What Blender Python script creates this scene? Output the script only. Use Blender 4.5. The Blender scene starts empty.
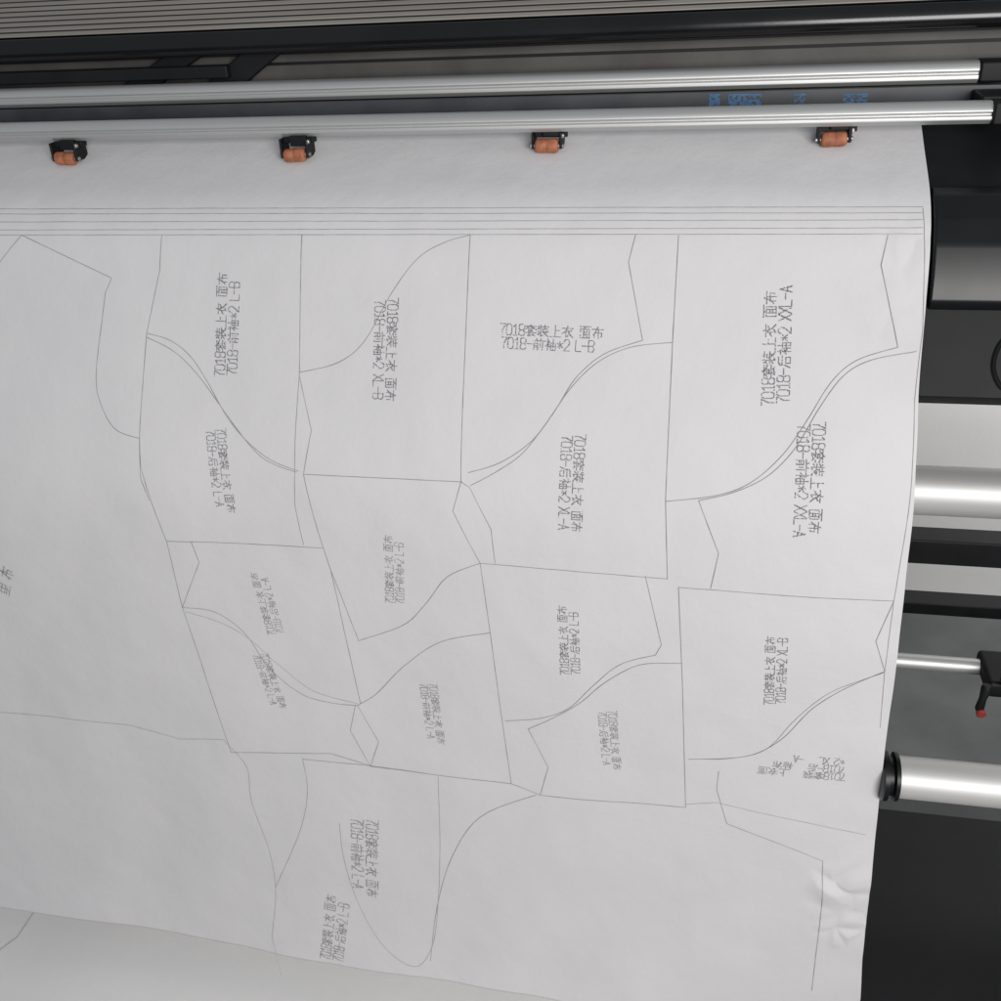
import bpy, math, random
from mathutils import Vector, Matrix, noise
random.seed(4)
H=1.45   # camera height above the floor
C=bpy.context.scene.collection
# ------------------------------------------------------------ camera frame
XA=Vector((.981,-.051,.189)).normalized()
ZA=Vector((-.049,.870,.490)); ZA=(ZA-XA*ZA.dot(XA)).normalized()
YA=ZA.cross(XA)
R=Vector((XA.x,YA.x,ZA.x)); U=Vector((XA.y,YA.y,ZA.y)); B=Vector((XA.z,YA.z,ZA.z))
cam=bpy.data.objects.new("camera",bpy.data.cameras.new("camera")); C.objects.link(cam)
m=Matrix((R,U,B)).transposed().to_4x4(); m.translation=(0,0,H); cam.matrix_world=m
cam.data.lens=36; cam.data.sensor_width=36; cam.data.clip_end=100; cam.data.clip_start=.02
bpy.context.scene.camera=cam
def ray(px,py): return R*((px-500)/1000)+U*((500-py)/1000)-B
def at_y(px,py,Y):
    d=ray(px,py); t=Y/d.y; return Vector((d.x*t,Y,d.z*t+H))
# ------------------------------------------------------------ materials
def mat(name,col,rough=.5,metal=0,var=.1,scale=30,bump=0,bscale=200,stretch=None,spec=.5,coat=0,bdist=.002):
    M=bpy.data.materials.new(name); M.use_nodes=True; nt=M.node_tree; b=nt.nodes["Principled BSDF"]
    tc=nt.nodes.new("ShaderNodeTexCoord"); mp=nt.nodes.new("ShaderNodeMapping")
    if stretch: mp.inputs["Scale"].default_value=stretch
    nt.links.new(tc.outputs["Object"],mp.inputs[0])
    n=nt.nodes.new("ShaderNodeTexNoise"); n.inputs["Scale"].default_value=scale; n.inputs["Detail"].default_value=5
    nt.links.new(mp.outputs[0],n.inputs["Vector"])
    r=nt.nodes.new("ShaderNodeValToRGB")
    r.color_ramp.elements[0].position=.3; r.color_ramp.elements[1].position=.7
    r.color_ramp.elements[0].color=tuple(c*(1-var) for c in col)+(1,)
    r.color_ramp.elements[1].color=tuple(min(1,c*(1+var)) for c in col)+(1,)
    nt.links.new(n.outputs[0],r.inputs[0]); nt.links.new(r.outputs[0],b.inputs["Base Color"])
    b.inputs["Metallic"].default_value=metal
    b.inputs["Specular IOR Level"].default_value=spec; b.inputs["Coat Weight"].default_value=coat
    mr=nt.nodes.new("ShaderNodeMapRange"); mr.inputs[3].default_value=max(.02,rough-.08); mr.inputs[4].default_value=min(1,rough+.1)
    nt.links.new(n.outputs[0],mr.inputs[0]); nt.links.new(mr.outputs[0],b.inputs["Roughness"])
    if bump:
        n2=nt.nodes.new("ShaderNodeTexNoise"); n2.inputs["Scale"].default_value=bscale; n2.inputs["Detail"].default_value=7; n2.inputs["Roughness"].default_value=.58
        nt.links.new(mp.outputs[0],n2.inputs["Vector"])
        bp=nt.nodes.new("ShaderNodeBump"); bp.inputs["Strength"].default_value=bump; bp.inputs["Distance"].default_value=bdist
        nt.links.new(n2.outputs[0],bp.inputs["Height"]); nt.links.new(bp.outputs[0],b.inputs["Normal"])
    return M
M_paper=mat("paper",(.655,.64,.65),.75,0,.018,9,.55,20,spec=.2,bdist=.003)
M_paper2=mat("paper_loose",(.76,.745,.74),.8,0,.02,5,.3,40,spec=.2)
M_ink=mat("plotter_ink",(.30,.295,.305),.8,0,.3,60,spec=.1)
M_ink2=mat("plotter_text_ink",(.20,.195,.21),.8,0,.4,80,spec=.1)
M_black=mat("black_powder_coat",(.008,.0085,.010),.55,0,.25,20,.05,900,spec=.25)
M_gloss=mat("black_satin_plastic",(.005,.006,.007),.35,0,.2,12,spec=.35)
M_beam=mat("black_gloss_paint",(.006,.006,.007),.18,0,.2,12,spec=.5)
M_alu=mat("brushed_aluminium",(.56,.56,.555),.47,.7,.06,40,.08,300,stretch=(.05,1,1))
M_chrome=mat("satin_steel_tube",(.66,.65,.64),.5,.45,.05,30,.05,200,stretch=(.05,1,1))
M_rib=mat("ribbed_aluminium",(.30,.275,.245),.55,.2,.15,25,.1,300,stretch=(.1,1,1))
M_panel=mat("grey_beam_paint",(.08,.075,.069),.6,.1,.3,15,.1,300)
M_film=mat("dark_film",(.040,.042,.048),.45,.1,.35,15)
M_blue=mat("blue_print",(.035,.13,.28),.6,0,.35,300)
M_orange=mat("orange_polyurethane",(.36,.125,.06),.55,0,.3,120,.3,500)
M_steel=mat("screw_steel",(.4,.4,.4),.4,.9,.1,60)
M_red=mat("red_knob",(.35,.04,.035),.4,0,.1,40)
M_wall=mat("wall_paint",(.76,.75,.74),.9,0,.04,3,.2,120)
M_floor=mat("floor_concrete",(.115,.12,.12),.6,0,.22,7,.3,60)
M_rubber=mat("black_cable",(.002,.002,.002),.6,0,.1,50,spec=.2)
# ------------------------------------------------------------ mesh helpers
def mesh(name,vs,fs,M,parent=None,smooth=False,bevel=0,seg=2,recalc=True):
    me=bpy.data.meshes.new(name); me.from_pydata([tuple(v) for v in vs],[],fs); me.validate()
    me.materials.append(M); o=bpy.data.objects.new(name,me); C.objects.link(o)
    if recalc:
        import bmesh
        bm=bmesh.new(); bm.from_mesh(me); bmesh.ops.recalc_face_normals(bm,faces=bm.faces); bm.to_mesh(me); bm.free()
    if smooth:
        for p in me.polygons:p.use_smooth=True
    if bevel:
        b=o.modifiers.new("bevel","BEVEL"); b.width=bevel; b.segments=seg; b.limit_method='ANGLE'; b.angle_limit=math.radians(35)
        for p in me.polygons:p.use_smooth=True
        w=o.modifiers.new("wn","WEIGHTED_NORMAL"); w.keep_sharp=False
    if parent: o.parent=parent
    return o
def extrude(name,prof,x0,x1,M,parent=None,bevel=0,smooth=False):
    n=len(prof); vs=[(x0,y,z) for y,z in prof]+[(x1,y,z) for y,z in prof]
    fs=[(i,(i+1)%n,n+(i+1)%n,n+i) for i in range(n)]+[tuple(range(n)),tuple(range(2*n-1,n-1,-1))]
    return mesh(name,vs,fs,M,parent,smooth,bevel)
def box(name,a,b,M,parent=None,bevel=.002):
    x0,y0,z0=a;x1,y1,z1=b
    return extrude(name,[(y0,z0),(y1,z0),(y1,z1),(y0,z1)],x0,x1,M,parent,bevel)
def lathe(name,c,axis,prof,M,parent=None,n=40):
    a=Vector(axis).normalized(); p=a.orthogonal().normalized(); q=a.cross(p)
    vs=[];fs=[]
    for d,r in prof:
        for i in range(n):
            t=2*math.pi*i/n; vs.append(Vector(c)+a*d+(p*math.cos(t)+q*math.sin(t))*r)
    for j in range(len(prof)-1):
        for i in range(n): fs.append((j*n+i,j*n+(i+1)%n,(j+1)*n+(i+1)%n,(j+1)*n+i))
    fs.append(tuple(range(n))); fs.append(tuple(range(len(prof)*n-1,(len(prof)-1)*n-1,-1)))
    o=mesh(name,vs,fs,M,parent)
    for f in o.data.polygons: f.use_smooth=len(f.vertices)==4
    e=o.modifiers.new("es","EDGE_SPLIT"); e.split_angle=math.radians(40)
    return o
def rod(name,y,z,x0,x1,r,M,parent):
    c=.002
    return lathe(name,(x0,y,z),(1,0,0),[(0,r-c),(c,r),(x1-x0-c,r),(x1-x0,r-c)],M,parent,48)
def empty(name,loc=(0,0,0)):
    o=bpy.data.objects.new(name,None); C.objects.link(o); return o
def cr(pts,sub=6):
    P_=[pts[0]]+pts+[pts[-1]]; out=[]
    for i in range(1,len(P_)-2):
        a,b,c,d=P_[i-1:i+3]
        for k in range(sub):
            t=k/sub; out.append(0.5*((2*b)+(c-a)*t+(2*a-5*b+4*c-d)*t*t+(3*b-a-3*c+d)*t**3))
    out.append(pts[-1]); return out
def pipe(name,pts,r,M,parent=None,n=12):
    vs=[];fs=[]
    for i,p in enumerate(pts):
        t=(pts[min(i+1,len(pts)-1)]-pts[max(i-1,0)]).normalized()
        a=t.cross(Vector((0,1,0.01))).normalized(); b=t.cross(a)
        for k in range(n):
            w=2*math.pi*k/n; vs.append(p+(a*math.cos(w)+b*math.sin(w))*r)
    for j in range(len(pts)-1):
        for i in range(n): fs.append((j*n+i,j*n+(i+1)%n,(j+1)*n+(i+1)%n,(j+1)*n+i))
    fs.append(tuple(range(n))); fs.append(tuple(range(len(pts)*n-1,(len(pts)-1)*n-1,-1)))
    return mesh(name,vs,fs,M,parent,smooth=True)
# ------------------------------------------------------------ setting
fl=mesh("floor",[(-6,-5,0),(6,-5,0),(6,2.1,0),(-6,2.1,0)],[(0,1,2,3)],M_floor); fl["kind"]="structure"
wl=mesh("back_wall",[(-6,2.1,-.01),(6,2.1,-.01),(6,2.1,3.2),(-6,2.1,3.2)],[(0,1,2,3)],M_wall); wl["kind"]="structure"
wl["label"]="plain light grey painted wall behind the plotter"; wl["category"]="wall"
# ------------------------------------------------------------ paper surface
A0,A1,A2=math.radians(205),math.radians(244.2),math.radians(270)
S1,S2=.205,.4785
SB=.047      # the sheet comes out from under the pinch rail here
def sm(t): t=max(0,min(1,t)); return t*t*(3-2*t)
DS=.002; P=[(1.161,-.148+H)]
def ang(s): return A0+(A1-A0)*sm((s-S1+.05)/.10)+(A2-A1)*sm((s-S2+.09)/.18)
for i in range(800):
    a=ang(i*DS+DS/2); y,z=P[-1]; P.append((y+math.cos(a)*DS,z+math.sin(a)*DS))
def prof(s):
    f=max(0,min(len(P)-1.001,s/DS)); i=int(f); k=f-i
    return (P[i][0]*(1-k)+P[i+1][0]*k, P[i][1]*(1-k)+P[i+1][1]*k)
def to_sheet(px,py):
    d=ray(px,py)
    for i in range(len(P)-1):
        y0,z0=P[i];y1,z1=P[i+1]; z0-=H;z1-=H
        c0=d.y*z0-d.z*y0; c1=d.y*z1-d.z*y1
        if c0*c1<=0 and c0!=c1:
            k=c0/(c0-c1); y=y0+(y1-y0)*k; t=y/d.y
            return Vector((d.x*t,(i+k)*DS))
    return Vector((d.x,0))
edge=[to_sheet(*p) for p in [(921,130),(930,212),(926,290),(918,395),(915,470),(905,580),(893,690),(885,750),(872,870),(862,960),(860,1000)]]
def edge_x(s):
    if s<=edge[0].y: return edge[0].x
    for a,b in zip(edge,edge[1:]):
        if s<=b.y: return a.x+(b.x-a.x)*(s-a.y)/(b.y-a.y)
    return edge[-1].x
CR=[(to_sheet(838,888),.024,.032,24),(to_sheet(846,930),.018,.028,30),(to_sheet(908,255),.009,.030,28),(to_sheet(900,300),.005,.032,30),(to_sheet(700,880),.0012,.08,12)]
def wrk(X,s):
    f=sm((s-.23)/.15)
    d=.0034*f*noise.noise(Vector((X*3.2,s*2.2,0)))*2
    d+=.0018*f*noise.noise(Vector((X*11,s*7,3)))
    d+=.0005*noise.noise(Vector((X*30,s*22,4)))
    low=sm((s-.6)/.5); d+=.004*low*noise.noise(Vector((X*3,s*1.2,9)))
    d+=.0007*f*math.sin((X*1.6+s*.8)*24+4*noise.noise(Vector((X*2,s*2,5))))*sm((s-.5)/.3)
    for c,amp,w,fr in CR:
        g=math.exp(-((X-c.x)**2+(s-c.y)**2)/(w*w))
        if g>.02:
            dist=noise.voronoi(Vector((X*fr+.5*noise.noise(Vector((X*20,s*20,0))),s*fr*.8,c.x*9)))[0]
            d+=amp*g*(dist[1]-dist[0])*.6
    ex=edge_x(s)-X
    if ex<.05: d+=.003*(1-ex/.05)*f*noise.noise(Vector((3,s*16,1)))
    # the free edge curls very slightly back towards the machine
    if ex<.10: d-=.004*(1-ex/.10)**2*f
    return d
def surf(X,s,off=0):
    y,z=prof(s); a=ang(s); n=(math.sin(a),-math.cos(a))
    d=wrk(X,s)+off
    # n points into the machine, so the visible side is -n
    return Vector((X,y+n[0]*d,z+n[1]*d))
bl=to_sheet(0,905); br=to_sheet(560,1000)
def s_end(X): return bl.y+(br.y-bl.y)*(X-bl.x)/(br.x-bl.x)
XL=-1.35; NX=430; NS=400
vs=[];fs=[]
for j in range(NS+1):
    for i in range(NX+1):
        u=1-(1-i/NX)**1.5; v=j/NS
        X=XL+u*(.22-XL); s=SB+v*(s_end(X)-SB); X=XL+u*(edge_x(s)-XL); s=SB+v*(s_end(X)-SB)
        vs.append(surf(X,s))
for j in range(NS):
    for i in range(NX):
        a=j*(NX+1)+i; fs.append((a,a+1,a+NX+2,a+NX+1))
paper=mesh("pattern_paper",vs,fs,M_paper,smooth=True)
so=paper.modifiers.new("thick","SOLIDIFY"); so.thickness=.0003; so.offset=0
paper["label"]="wide white plotter paper printed with garment sewing pattern outlines"; paper["category"]="paper"
# ---- ink drawing
class Ink:
    def __init__(s): s.v=[];s.f=[]
    def line(s,pts,w,off=.0007,step=.004):
        q=[pts[0]]
        for a,b in zip(pts,pts[1:]):
            L=(b-a).length; n=max(1,int(L/step))
            for k in range(1,n+1): q.append(a.lerp(b,k/n))
        n0=len(s.v)
        for i,p in enumerate(q):
            t=(q[min(i+1,len(q)-1)]-q[max(i-1,0)])
            if t.length<1e-9: t=Vector((1,0))
            t.normalize(); ww=w*(1+.35*noise.noise(Vector((p.x*60,p.y*60,0)))); nn=Vector((-t.y,t.x))*ww/2
            for g in (1,-1):
                c=p+nn*g; s.v.append(surf(min(c.x,edge_x(c.y)-.0005),c.y,off))
        for i in range(len(q)-1):
            a=n0+2*i; s.f.append((a,a+1,a+3,a+2))
ink=Ink()
W=.00062
def pl(*p,w=W): ink.line([to_sheet(*q) for q in p],w)
def cv(*p,w=W): ink.line(cr([to_sheet(*q) for q in p]),w)
for l,r_ in ((209,207),(214,213),(222,220),(230,228),(235,234)):
    a=to_sheet(2,l); b=to_sheet(922,r_); a=a+(a-b)*.3; ink.line([a,b],W*.85)
pl((922,208),(922,330),(914,400),(911,480),(893,600),w=.0004)
pl((0,262),(22,235),(112,278),(106,292)); cv((106,292),(101,335),(97,375),(100,400),(115,428),(140,438))
pl((0,262),(-60,330))
pl((162,235),(160,270),(147,333),(140,440),(141,466),(167,540),(183,606),(232,750))
cv((147,333),(170,340),(190,356),(207,382),(225,415),(245,440),(270,460),(298,471))
cv((147,337),(175,352),(200,378),(226,415),(255,452),(275,465),(296,472))
pl((302,235),(299,372),(294,472),(294,505),(303,545))
pl((140,438),(141,478),(150,500))
pl((167,540),(322,548)); pl((191,541),(199,562),(183,606))
cv((183,606),(215,611),(245,632),(270,668),(300,693),(330,702),(357,705))
cv((186,610),(222,622),(250,638),(278,664),(312,690),(357,703),w=.0004)
pl((232,750),(330,752),(372,766)); pl((357,705),(378,742),(370,766)); pl((355,705),(350,730),(370,766))
cv((299,372),(338,362),(365,340),(392,292),(418,258),(445,242),(470,235))
pl((299,376),(311,430),(303,474),(462,481)); pl((303,474),(330,570),(360,703))
pl((470,235),(461,481),(453,510),(480,562),(511,782)); pl((461,481),(470,487),(491,528),(495,562))
pl((635,235),(628,262),(642,340))
cv((642,340),(603,354),(575,378),(556,408),(532,440),(500,462),(468,472))
cv((672,342),(630,347),(597,362),(570,388),(548,420),(523,452),(498,470),(470,485))
pl((678,235),(672,342),(665,500),(667,577)); pl((480,562),(667,577))
pl((887,235),(880,265),(897,347))
cv((897,347),(856,360),(830,382),(806,420),(782,454),(750,482),(715,495),(665,501))
cv((916,351),(870,360),(842,376),(818,408),(794,448),(766,476),(732,492),(698,500))
pl((698,500),(718,552),(710,586)); pl((678,585),(893,600)); pl((678,585),(682,680),(685,806))
pl((893,600),(875,640),(884,671)); pl((893,600),(884,671),(880,730),w=.0004)
cv((884,671),(846,686),(812,706),(780,738),(745,755),(688,757))
cv((884,672),(830,690),(796,716),(765,748),(730,757),(700,757),w=.0004)
pl((645,574),(661,642),(655,652))
cv((655,652),(620,662),(592,684),(568,706),(540,716),(505,719))
cv((682,660),(640,662),(605,680),(580,700),(552,716),(528,727))
pl((528,727),(548,765),(540,793)); pl((511,782),(540,793),(685,806))
cv((480,562),(447,576),(425,604),(402,626),(358,641))
cv((490,632),(440,642),(402,668),(376,694),(357,705))
pl((330,570),(358,641)); pl((370,766),(511,782))
pl((-40,708),(0,712),(130,725),(180,738),(224,737),w=.0004); cv((224,737),(247,765),(252,800),(270,850),(276,890),(272,935),w=.0005)
pl((303,757),(440,774)); cv((303,757),(308,790),(300,830),(276,885),w=.0005)
cv((438,775),(440,840),(438,900),(432,945),(415,965),(385,945),(360,905),(345,860),(340,820),w=.0005)
cv((536,793),(480,815),(452,855),(437,905),(430,960))
pl((718,770),(716,788),(726,822),(822,862),(821,905),(811,990)); pl((685,803),(716,801),(866,838),w=.00035)
pl((272,935),(282,972),w=.0004)
mesh("pattern_drawing",ink.v,ink.f,M_ink,paper)
# ---- plotter bitmap lettering, built up from square pen dots
G={'7':(6,[[(0,10),(5,10),(2,4),(2,0)]]),'0':(6,[[(1,0),(4,0),(5,2),(5,8),(4,10),(1,10),(0,8),(0,2),(1,0)]]),
'1':(6,[[(1,8),(2.6,10),(2.6,0)],[(1,0),(4.4,0)]]),'8':(6,[[(1,5),(0,7),(0,9),(1,10),(4,10),(5,9),(5,7),(4,5),(1,5),(0,3),(0,1),(1,0),(4,0),(5,1),(5,3),(4,5)]]),
'2':(6,[[(0,8),(1,10),(4,10),(5,8),(5,6),(0,0),(5,0)]]),'-':(6,[[(0,5),(5,5)]]),'*':(6,[[(0,3),(5,7)],[(0,7),(5,3)],[(2.5,8),(2.5,2)]]),
'X':(6,[[(0,0),(5,10)],[(0,10),(5,0)]]),'L':(6,[[(0,10),(0,0),(5,0)]]),'A':(6,[[(0,0),(2.5,10),(5,0)],[(1,4),(4,4)]]),
'B':(6,[[(0,0),(0,10),(4,10),(5,8.5),(5,6.5),(4,5),(0,5)],[(4,5),(5,3.5),(5,1.5),(4,0),(0,0)]]),' ':(5,[]),
'上':(11.5,[[(5,10),(5,0)],[(5,6),(9,6)],[(0,0),(10,0)]]),
'衣':(11.5,[[(5,10),(5,8.5)],[(0,8),(10,8)],[(5,8),(3,5),(0,3)],[(3.5,5),(3.5,0),(6,1.5)],[(9,6.5),(6,4.5)],[(5,7),(7,3),(10,0)]]),
'面':(11.5,[[(0,10),(10,10)],[(5,10),(4,8)],[(1,8),(9,8),(9,0),(1,0),(1,8)],[(3.5,8),(3.5,0)],[(6.5,8),(6.5,0)],[(3.5,5.3),(6.5,5.3)],[(3.5,2.7),(6.5,2.7)]]),
'布':(11.5,[[(0,8),(10,8)],[(5,10),(3,5),(0,2)],[(2.5,5.5),(2.5,1)],[(2.5,5.5),(9,5.5),(9,1.5),(8,1.5)],[(6,7.5),(6,0)]]),
'前':(11.5,[[(3,10),(4,8.5)],[(7.5,10),(6.5,8.5)],[(0,8),(10,8)],[(1,6),(1,0)],[(1,6),(4.5,6),(4.5,0),(3.8,0)],[(1,4),(4.5,4)],[(1,2.2),(4.5,2.2)],[(6.5,6),(6.5,2)],[(9,6.5),(9,0),(8,.3)]]),
'后':(11.5,[[(9,10),(2,9),(2,4),(0,0)],[(2,6.5),(10,6.5)],[(3.5,4),(9,4),(9,0),(3.5,0),(3.5,4)]]),
'袖':(11.5,[[(2,10),(2.8,9)],[(0,8),(4,8),(0,3.5)],[(2.3,5.5),(2.3,0)],[(4,5.5),(2.8,4.5)],[(2.8,4),(4.2,3)],[(5,7),(9.8,7),(9.8,0),(5,0),(5,7)],[(7.4,10),(7.4,0)],[(5,3.5),(9.8,3.5)]]),
'套':(11.5,[[(0,8.7),(10,8.7)],[(5,10),(0,6)],[(5,8.7),(10,6)],[(3.2,6.8),(3.2,2.8)],[(3.2,6.8),(7.5,6.8)],[(3.2,5.5),(7,5.5)],[(3.2,4.2),(7,4.2)],[(0,2.8),(10,2.8)],[(5,2.8),(2,.3),(8.5,.5)],[(7,1.8),(9,-.2)]]),
'装':(11.5,[[(.8,9.5),(1.8,8.5)],[(3,10),(3,6)],[(.3,6.8),(3,7.8)],[(4,8.7),(10,8.7)],[(7,10),(7,6.5)],[(4.8,6.5),(9.3,6.5)],[(5,6),(5,5)],[(0,4.8),(10,4.8)],[(4.8,4.8),(.3,1.5)],[(3,3.4),(3,0),(5.5,1)],[(9,3.8),(6.8,2.6)],[(5,4.5),(7,2),(10,0)]]),
'里':(11.5,[[(1,10),(9,10),(9,4),(1,4),(1,10)],[(1,7),(9,7)],[(5,10),(5,0)],[(1,2),(9,2)],[(0,0),(10,0)]])}
CELL=.74
DOTS={}
for ch,(w_,st) in G.items():
    S=set()
    for s_ in st:
        for (x0,y0),(x1,y1) in zip(s_,s_[1:]):
            n=max(1,int(math.hypot(x1-x0,y1-y0)/.2))
            for k in range(n+1): S.add((round((x0+(x1-x0)*k/n)/CELL),round((y0+(y1-y0)*k/n)/CELL)))
    DOTS[ch]=sorted(S)
def label(p0,p1,lines,ink_m=None,gap=12.6):
    a=to_sheet(*p0); b=to_sheet(*p1)
    tot=sum(G[c][0] for c in lines[0]); d=b-a; k=d.length/tot; d.normalize()
    up=Vector((d.y,-d.x)); V=[];Fc=[]
    for li,tx in enumerate(lines):
        o=a-up*(li*gap*k+5*k)+d*(li*2*k)
        for ch in tx:
            for (i,j) in DOTS[ch]:
                if random.random()<.07: continue
                h=CELL*k*random.uniform(.36,.58)
                c=o+d*((i*CELL+random.uniform(-.1,.1))*k)+up*((j*CELL+random.uniform(-.1,.1))*k); n0=len(V)
                for sx,sy in ((-1,-1),(1,-1),(1,1),(-1,1)):
                    q=c+d*(sx*h)+up*(sy*h); V.append(surf(q.x,q.y,.0008))
                Fc.append((n0,n0+1,n0+2,n0+3))
            o=o+d*(G[ch][0]*k)
    mesh("pattern_label",V,Fc,ink_m or M_ink2,paper,recalc=False)
T="7018套装上衣 面布"; F="7018-前袖*2 "; K="7018-后袖*2 "
label((219,376),(223,272),[T,F+"L-B"])
label((393,298),(390,402),[T,F+"XL-B"])
label((500,329),(604,333),[T,F+"L-B"])
label((767,405),(770,290),[T,K+"XXL-A"])
label((818,422),(813,532),[T,F+"XXL-A"])
label((580,434),(576,532),[T,K+"XL-A"])
label((220,428),(231,514),[T,K+"L-A"])
label((389,604),(388,534),[T,F+"L-B"],M_ink)
label((272,634),(253,572),[T,K+"L-A"],M_ink)
label((264,652),(284,708),[T,F+"L-A"],M_ink)
label((432,684),(441,744),[T,F+"L-A"],M_ink)
label((565,672),(562,603),[T,K+"L-B"])
label((612,708),(617,768),[T,K+"L-A"],M_ink)
label((768,702),(770,632),[T,K+"XL-B"])
label((845,779),(756,768),["7018套装   上衣面","7018-后   袖布","*2 XL   -A"],M_ink,11.5)
label((372,818),(372,896),[T,F+"L-A"],M_ink)
label((326,956),(332,892),[T,K+"L-B"],M_ink)
label((3,592),(9,566),["里 布"],M_ink)
# ------------------------------------------------------------ loose paper draped on the floor below
vs=[];fs=[];n1,n2=90,60
def lz(X,Y): return .012+.012*noise.noise(Vector((X*3,Y*3,2)))+.20*max(0,Y-.45)
for j in range(n2+1):
    for i in range(n1+1):
        X=-1.7+1.85*i/n1; Y=.45+.95*j/n2; vs.append((X,Y,lz(X,Y)+.006))
for j in range(n2):
    for i in range(n1):
        a=j*(n1+1)+i; fs.append((a,a+1,a+n1+2,a+n1+1))
lp=mesh("loose_paper",vs,fs,M_paper2,smooth=True)
lp["label"]="finished length of plotter paper pooled on the floor below the plotter"; lp["category"]="paper"
v=[];f=[]
def fline(pts,w=.0008):
    q=[pts[0]]
    for a,b in zip(pts,pts[1:]):
        n=max(1,int(math.hypot(b[0]-a[0],b[1]-a[1])/.01))
        for k in range(1,n+1): q.append((a[0]+(b[0]-a[0])*k/n,a[1]+(b[1]-a[1])*k/n))
    for i,(x,y) in enumerate(q):
        e=q[min(i+1,len(q)-1)]; s_=q[max(i-1,0)]; L=math.hypot(e[0]-s_[0],e[1]-s_[1])
        for g in (1,-1):
            xx=x-(e[1]-s_[1])/L*w/2*g; yy=y+(e[0]-s_[0])/L*w/2*g; v.append((xx,yy,lz(xx,yy)+.0075))
    for k in range(len(q)-1): a=2*k; f.append((a,a+1,a+3,a+2))
fline([(-1.12,.74),(-1.02,.87),(-.99,1.1)])
mesh("pattern_drawing",v,f,M_ink,lp)
# ------------------------------------------------------------ plotter
pt=empty("plotter"); pt["label"]="long black and aluminium garment plotter feeding wide paper"; pt["category"]="plotter"
X0,X1=-1.5,.80
def zy(py,Y,px=500): return at_y(px,py,Y).z
off=.009; bp=[]
for s in [0,.05,.1,.14,.16,.175,.19,.205,.22,.235,.25,.28,.33,.37]:
    y,z=prof(s);a=ang(s); bp.append((y-math.sin(a)*off, z+math.cos(a)*off))
y,z=bp[-1]; bp+= [(y+.012,z-.012),(y+.03,z-.016),(1.22,z-.01),(1.22,H-.2),(1.166,H-.157)]
extrude("body",bp,X0,X1,M_black,pt,bevel=.001)
tr=[]
for s,h in ((.165,-.008),(.17,-.001),(.185,.003),(.21,.0055),(.235,.0055),(.262,.004),(.285,.000),(.292,-.008)):
    y,z=prof(s);a=ang(s); tr.append((y+math.sin(a)*h,z-math.cos(a)*h))
ft=extrude("front_trim",tr,edge_x(.2)+.002,X1-.01,M_gloss,pt,bevel=.003)
ft.modifiers["bevel"].angle_limit=math.radians(10); ft.modifiers["bevel"].segments=4
xr=at_y(990,112,1.06).x
def rail(name,Y,py,h,w,M=M_alu):
    z=zy(py,Y)
    p=[(Y-w/2,z-h/2+.004),(Y-w/2,z-.0025),(Y-w/2+.002,z-.0015),(Y-w/2+.002,z+.0002),(Y-w/2,z+.0012),(Y-w/2,z+h/2-.007),(Y-w/2+.002,z+h/2-.003),(Y-w/2+.007,z+h/2),(Y+w/2-.003,z+h/2),(Y+w/2,z+h/2-.003),(Y+w/2,z-h/2+.003),(Y+w/2-.003,z-h/2),(Y-w/2+.004,z-h/2)]
    return extrude(name,p,X0,xr,M,pt,bevel=.0006),z
_,zl=rail("pinch_rail",1.06,122,.0195,.018)
_,zu=rail("guide_rail",1.14,84.5,.0205,.018)
box("rail_end_cap",(xr,1.047,zl-.010),(xr+.02,1.073,zl+.010),M_black,pt,.002)
box("rail_end_bracket",(xr-.006,1.0755,zl-.002),(xr+.05,1.1215,zl+.012),M_black,pt,.002)
box("rail_end_cap",(xr,1.13,zu-.010),(xr+.04,1.16,zu+.010),M_black,pt,.003)
fz0=prof(.04)[1]-.012
box("film_strip",(X0,1.122,fz0),(X1,1.126,zy(97,1.122)),M_film,pt,.001)
box("recess_panel",(X0,1.172,H-.22),(X1,1.178,zy(90,1.172)),M_film,pt,.001)
box("beam_panel",(X0,1.179,zy(94,1.179)),(X1,1.20,zy(38,1.179)),M_panel,pt,.001)
box("panel_seam",(X0,1.1765,zy(58,1.1765)),(X1,1.1785,zy(55,1.1765)),M_black,pt,0)
extrude("carriage_beam",[(1.145,zy(45,1.145)),(1.141,zy(39,1.145)),(1.141,zy(31,1.145)),(1.146,zy(20,1.145)),(1.168,zy(20,1.145)),(1.168,zy(45,1.145))],X0,X1,M_beam,pt,.0015)
# ribbed cover : raised pale slats on a dark tray
z0=zy(19,1.150)+.001; y0=1.150; sl=.33; pt_=.0145; n=18; xe=.30
extrude("cover_tray",[(y0,z0),(y0+n*pt_,z0+n*pt_*sl),(y0+n*pt_,z0-.03),(y0+.02,z0-.03),(y0+.02,z0-.0006)],X0,xe-.002,M_black,pt)
for i in range(n):
    y=y0+.001+i*pt_; z=z0+(.001+i*pt_)*sl-.0004
    extrude("cover_slat",[(y,z),(y,z+.0012),(y+.001,z+.0018),(y+.0072,z+.0016+.0072*sl),(y+.0080,z+.0010+.0080*sl),(y+.0080,z+.0080*sl)],X0,xe,M_rib,pt)
box("cover_end",(xe+.002,1.1695,z0-.03),(X1,1.42,z0+.05),M_black,pt,.003)
def strut(px,w,lean,Y=1.150,M=M_black):
    x=at_y(px,75,Y).x; vs=[]; zt=zy(42,Y); zb=zu-.004
    for yy in (Y,Y+.008):
        vs+=[(x,yy,zb),(x+w,yy,zb),(x+w+lean,yy,zt),(x+lean,yy,zt)]
    return mesh("strut",vs,[(0,1,2,3),(4,5,6,7),(0,1,5,4),(1,2,6,5),(2,3,7,6),(3,0,4,7)],M,pt,bevel=.002)
for px,w,l in ((100,.05,.09),(190,.05,.07)): strut(px,w,l,1.1612)
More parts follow.
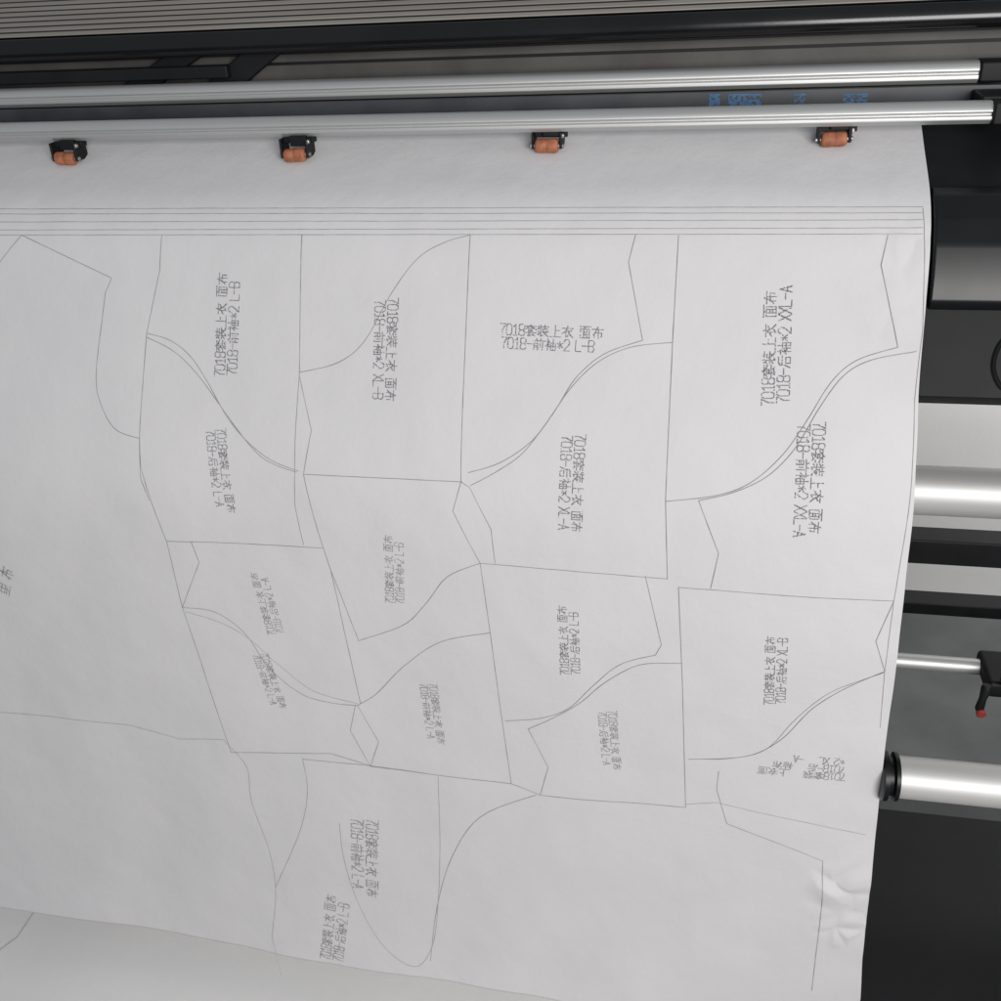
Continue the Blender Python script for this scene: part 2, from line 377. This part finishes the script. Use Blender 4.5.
box("lower_black_rail",(X0,1.1495,zy(70,1.15)),(at_y(225,60,1.15).x,1.160,zy(56,1.15)),M_black,pt,.002)
# blue characters printed on the film
rg=random.Random(7)
for px,cn in ((708,1),(727,3),(792,1),(841,1),(854,1)):
    for c in range(cn):
        o=at_y(px+c*11,109,1.1215); V=[];Q=[]; cs=.00185
        for i in range(6):
            for j in range(8):
                if rg.random()<(.72 if px<760 else .5) or (j in (0,4,7) and rg.random()<.7):
                    a=len(V); x=o.x+i*cs; z=o.z+j*cs
                    V.extend([(x,1.1215,z),(x+cs*.97,1.1215,z),(x+cs*.97,1.1215,z+cs*.8),(x,1.1215,z+cs*.8)]); Q.append((a,a+1,a+2,a+3))
        mesh("blue_character",V,Q,M_blue,pt,recalc=False)
# pinch rollers
def pinch(px,py,tilt):
    q=to_sheet(px,py+7); c=surf(q.x,q.y); a=ang(q.y); nrm=Vector((0,math.sin(a),-math.cos(a)))
    r=.0070; ctr=c+nrm*(r+.0006)
    ax=Vector((1,0,tilt)).normalized()
    zt=zl-.0099; bx=ctr.x
    v=[];f=[]
    def bb(x0,x1,y0,y1,za,zb):
        n0=len(v); v.extend([(x0,y0,za),(x1,y0,za),(x1,y1,za),(x0,y1,za),(x0,y0,zb),(x1,y0,zb),(x1,y1,zb),(x0,y1,zb)])
        f.extend([tuple(n0+k for k in t) for t in ((0,1,2,3),(4,5,6,7),(0,1,5,4),(1,2,6,5),(2,3,7,6),(3,0,4,7))])
    bb(bx-.013,bx+.021,ctr.y+.004,1.064,zt-.006,zt)
    bb(bx-.0155,bx-.0130,ctr.y-.003,ctr.y+.02,ctr.z-.003,zt-.0005)
    bb(bx+.0130,bx+.0160,ctr.y-.003,ctr.y+.02,ctr.z-.003,zt-.0005)
    bb(bx-.004,bx+.014,ctr.y-.001,ctr.y+.012,ctr.z+.0088,zt+.002)
    b=mesh("pinch_roller",v,f,M_black,pt,bevel=.001)
    L=.0118
    lathe("wheel",ctr-ax*L,ax,[(0,r-.002),(.001,r-.0006),(.003,r),(L-.0008,r),(L-.0004,r-.0003),(L+.0004,r-.0003),(L+.0008,r),(2*L-.003,r),(2*L-.001,r-.0006),(2*L,r-.002)],M_orange,b)
    lathe("axle",ctr-ax*.0175,ax,[(0,.0018),(.0005,.0023),(.0345,.0023),(.035,.0018)],M_steel,b,16)
    lathe("screw",Vector((bx+.016,ctr.y+.002,zt-.004)),(0,-1,0),[(0,.0022),(.004,.0022),(.0045,.0015)],M_steel,b,16)
for px,py,t in ((69,157,-.03),(297,154,.05),(547,145,-.02),(832,139,.03)): pinch(px,py,t)
def tube(name,px,py,Y,d,xs,xe,M=M_chrome):
    return rod(name,Y,zy(py,Y,px),xs,xe,d/2,M,pt)
tube("feed_tube",950,491,1.05,.056,-1.4,.78)
tube("tension_tube",950,664,1.10,.0205,-1.4,.42,M_alu)
exr=edge_x(to_sheet(888,770).y)
tube("take_up_tube",950,781,.872,.046,exr+.018,.78)
zt3=zy(781,.872,950)
lathe("tube_flange",(exr+.001,.872,zt3),(1,0,0),[(0,.024),(.002,.0275),(.007,.0275),(.0072,.021),(.012,.021),(.014,.0265),(.018,.0265)],M_gloss,pt)
box("tube_mount",(exr-.012,.895,zt3-.02),(exr+.004,.925,zt3+.035),M_black,pt,.002)
z=zy(545,1.3,950); box("cross_beam",(-1.4,1.28,z-.022),(.85,1.32,z+.018),M_black,pt,.003)
z=zy(606,1.5,950); box("lower_cross_beam",(-1.4,1.49,z-.014),(.9,1.53,z+.010),M_black,pt,.003)
def leg(x,w=.09):
    box("leg",(x,1.10,.1),(x+w,1.20,H-.42),M_black,pt,.004)
leg(.62); leg(-1.38)
box("foot",(.262,.60,.0),(.86,1.33,.115),M_black,pt,.006)
box("foot",(-1.42,.75,.0),(-1.25,1.45,.10),M_black,pt,.006)
c=at_y(991,680,1.06)
v=box("latch",(c.x-.006,1.05,c.z-.020),(c.x+.10,1.12,c.z+.004),M_black,pt,.006)
box("latch_arm",(c.x+.006,1.037,c.z+.005),(c.x+.018,1.056,c.z+.038),M_black,v,.004)
lt=lathe("latch_handle",(c.x-.009,1.045,c.z+.004),(-.12,-.1,-1),[(0,.005),(.004,.0065),(.02,.0045),(.034,.0055),(.038,.004)],M_black,v,20)
lathe("clamp_ring",(c.x+.006,1.10,zy(664,1.10,950)),(1,0,0),[(0,.0125),(.001,.0145),(.013,.0145),(.014,.0125)],M_gloss,v,32)
lathe("knob",(c.x-.012,1.040,c.z-.033),(0,-1,0),[(0,.004),(.003,.0058),(.006,.0058),(.008,.004)],M_red,v,24)
# cable
cb=pipe("cable",cr([at_y(x,y,.80) for x,y in ((1040,322),(1015,332),(1001,341),(994,354),(992,368),(996,381),(1004,389),(1030,396))],8),.0022,M_rubber)
cb["label"]="thin black cable looping beside the plotter housing"; cb["category"]="cable"
# ------------------------------------------------------------ light
w=bpy.data.worlds.new("World"); bpy.context.scene.world=w; w.use_nodes=True
w.node_tree.nodes["Background"].inputs[0].default_value=(.86,.93,1,1); w.node_tree.nodes["Background"].inputs[1].default_value=.30
def area(name,loc,to,size,e,col):
    l=bpy.data.lights.new(name,'AREA'); l.shape='RECTANGLE'; l.size,l.size_y=size; l.energy=e; l.color=col
    o=bpy.data.objects.new(name,l); C.objects.link(o); o.location=loc
    o.rotation_euler=(Vector(to)-Vector(loc)).to_track_quat('-Z','Y').to_euler(); return o
area("window_light",(.9,-1.25,1.65),(.15,.9,1.12),(1.4,1.0),56,(1,.98,.955))
area("wall_fill",(1.05,1.62,1.25),(1.0,2.1,.75),(1.2,.3),8,(1,.99,.97))  # added fill, no real lamp: out of view, brightens only the back wall
sc=bpy.context.scene; sc.view_settings.view_transform='Standard'; sc.view_settings.look='None'; sc.view_settings.exposure=0
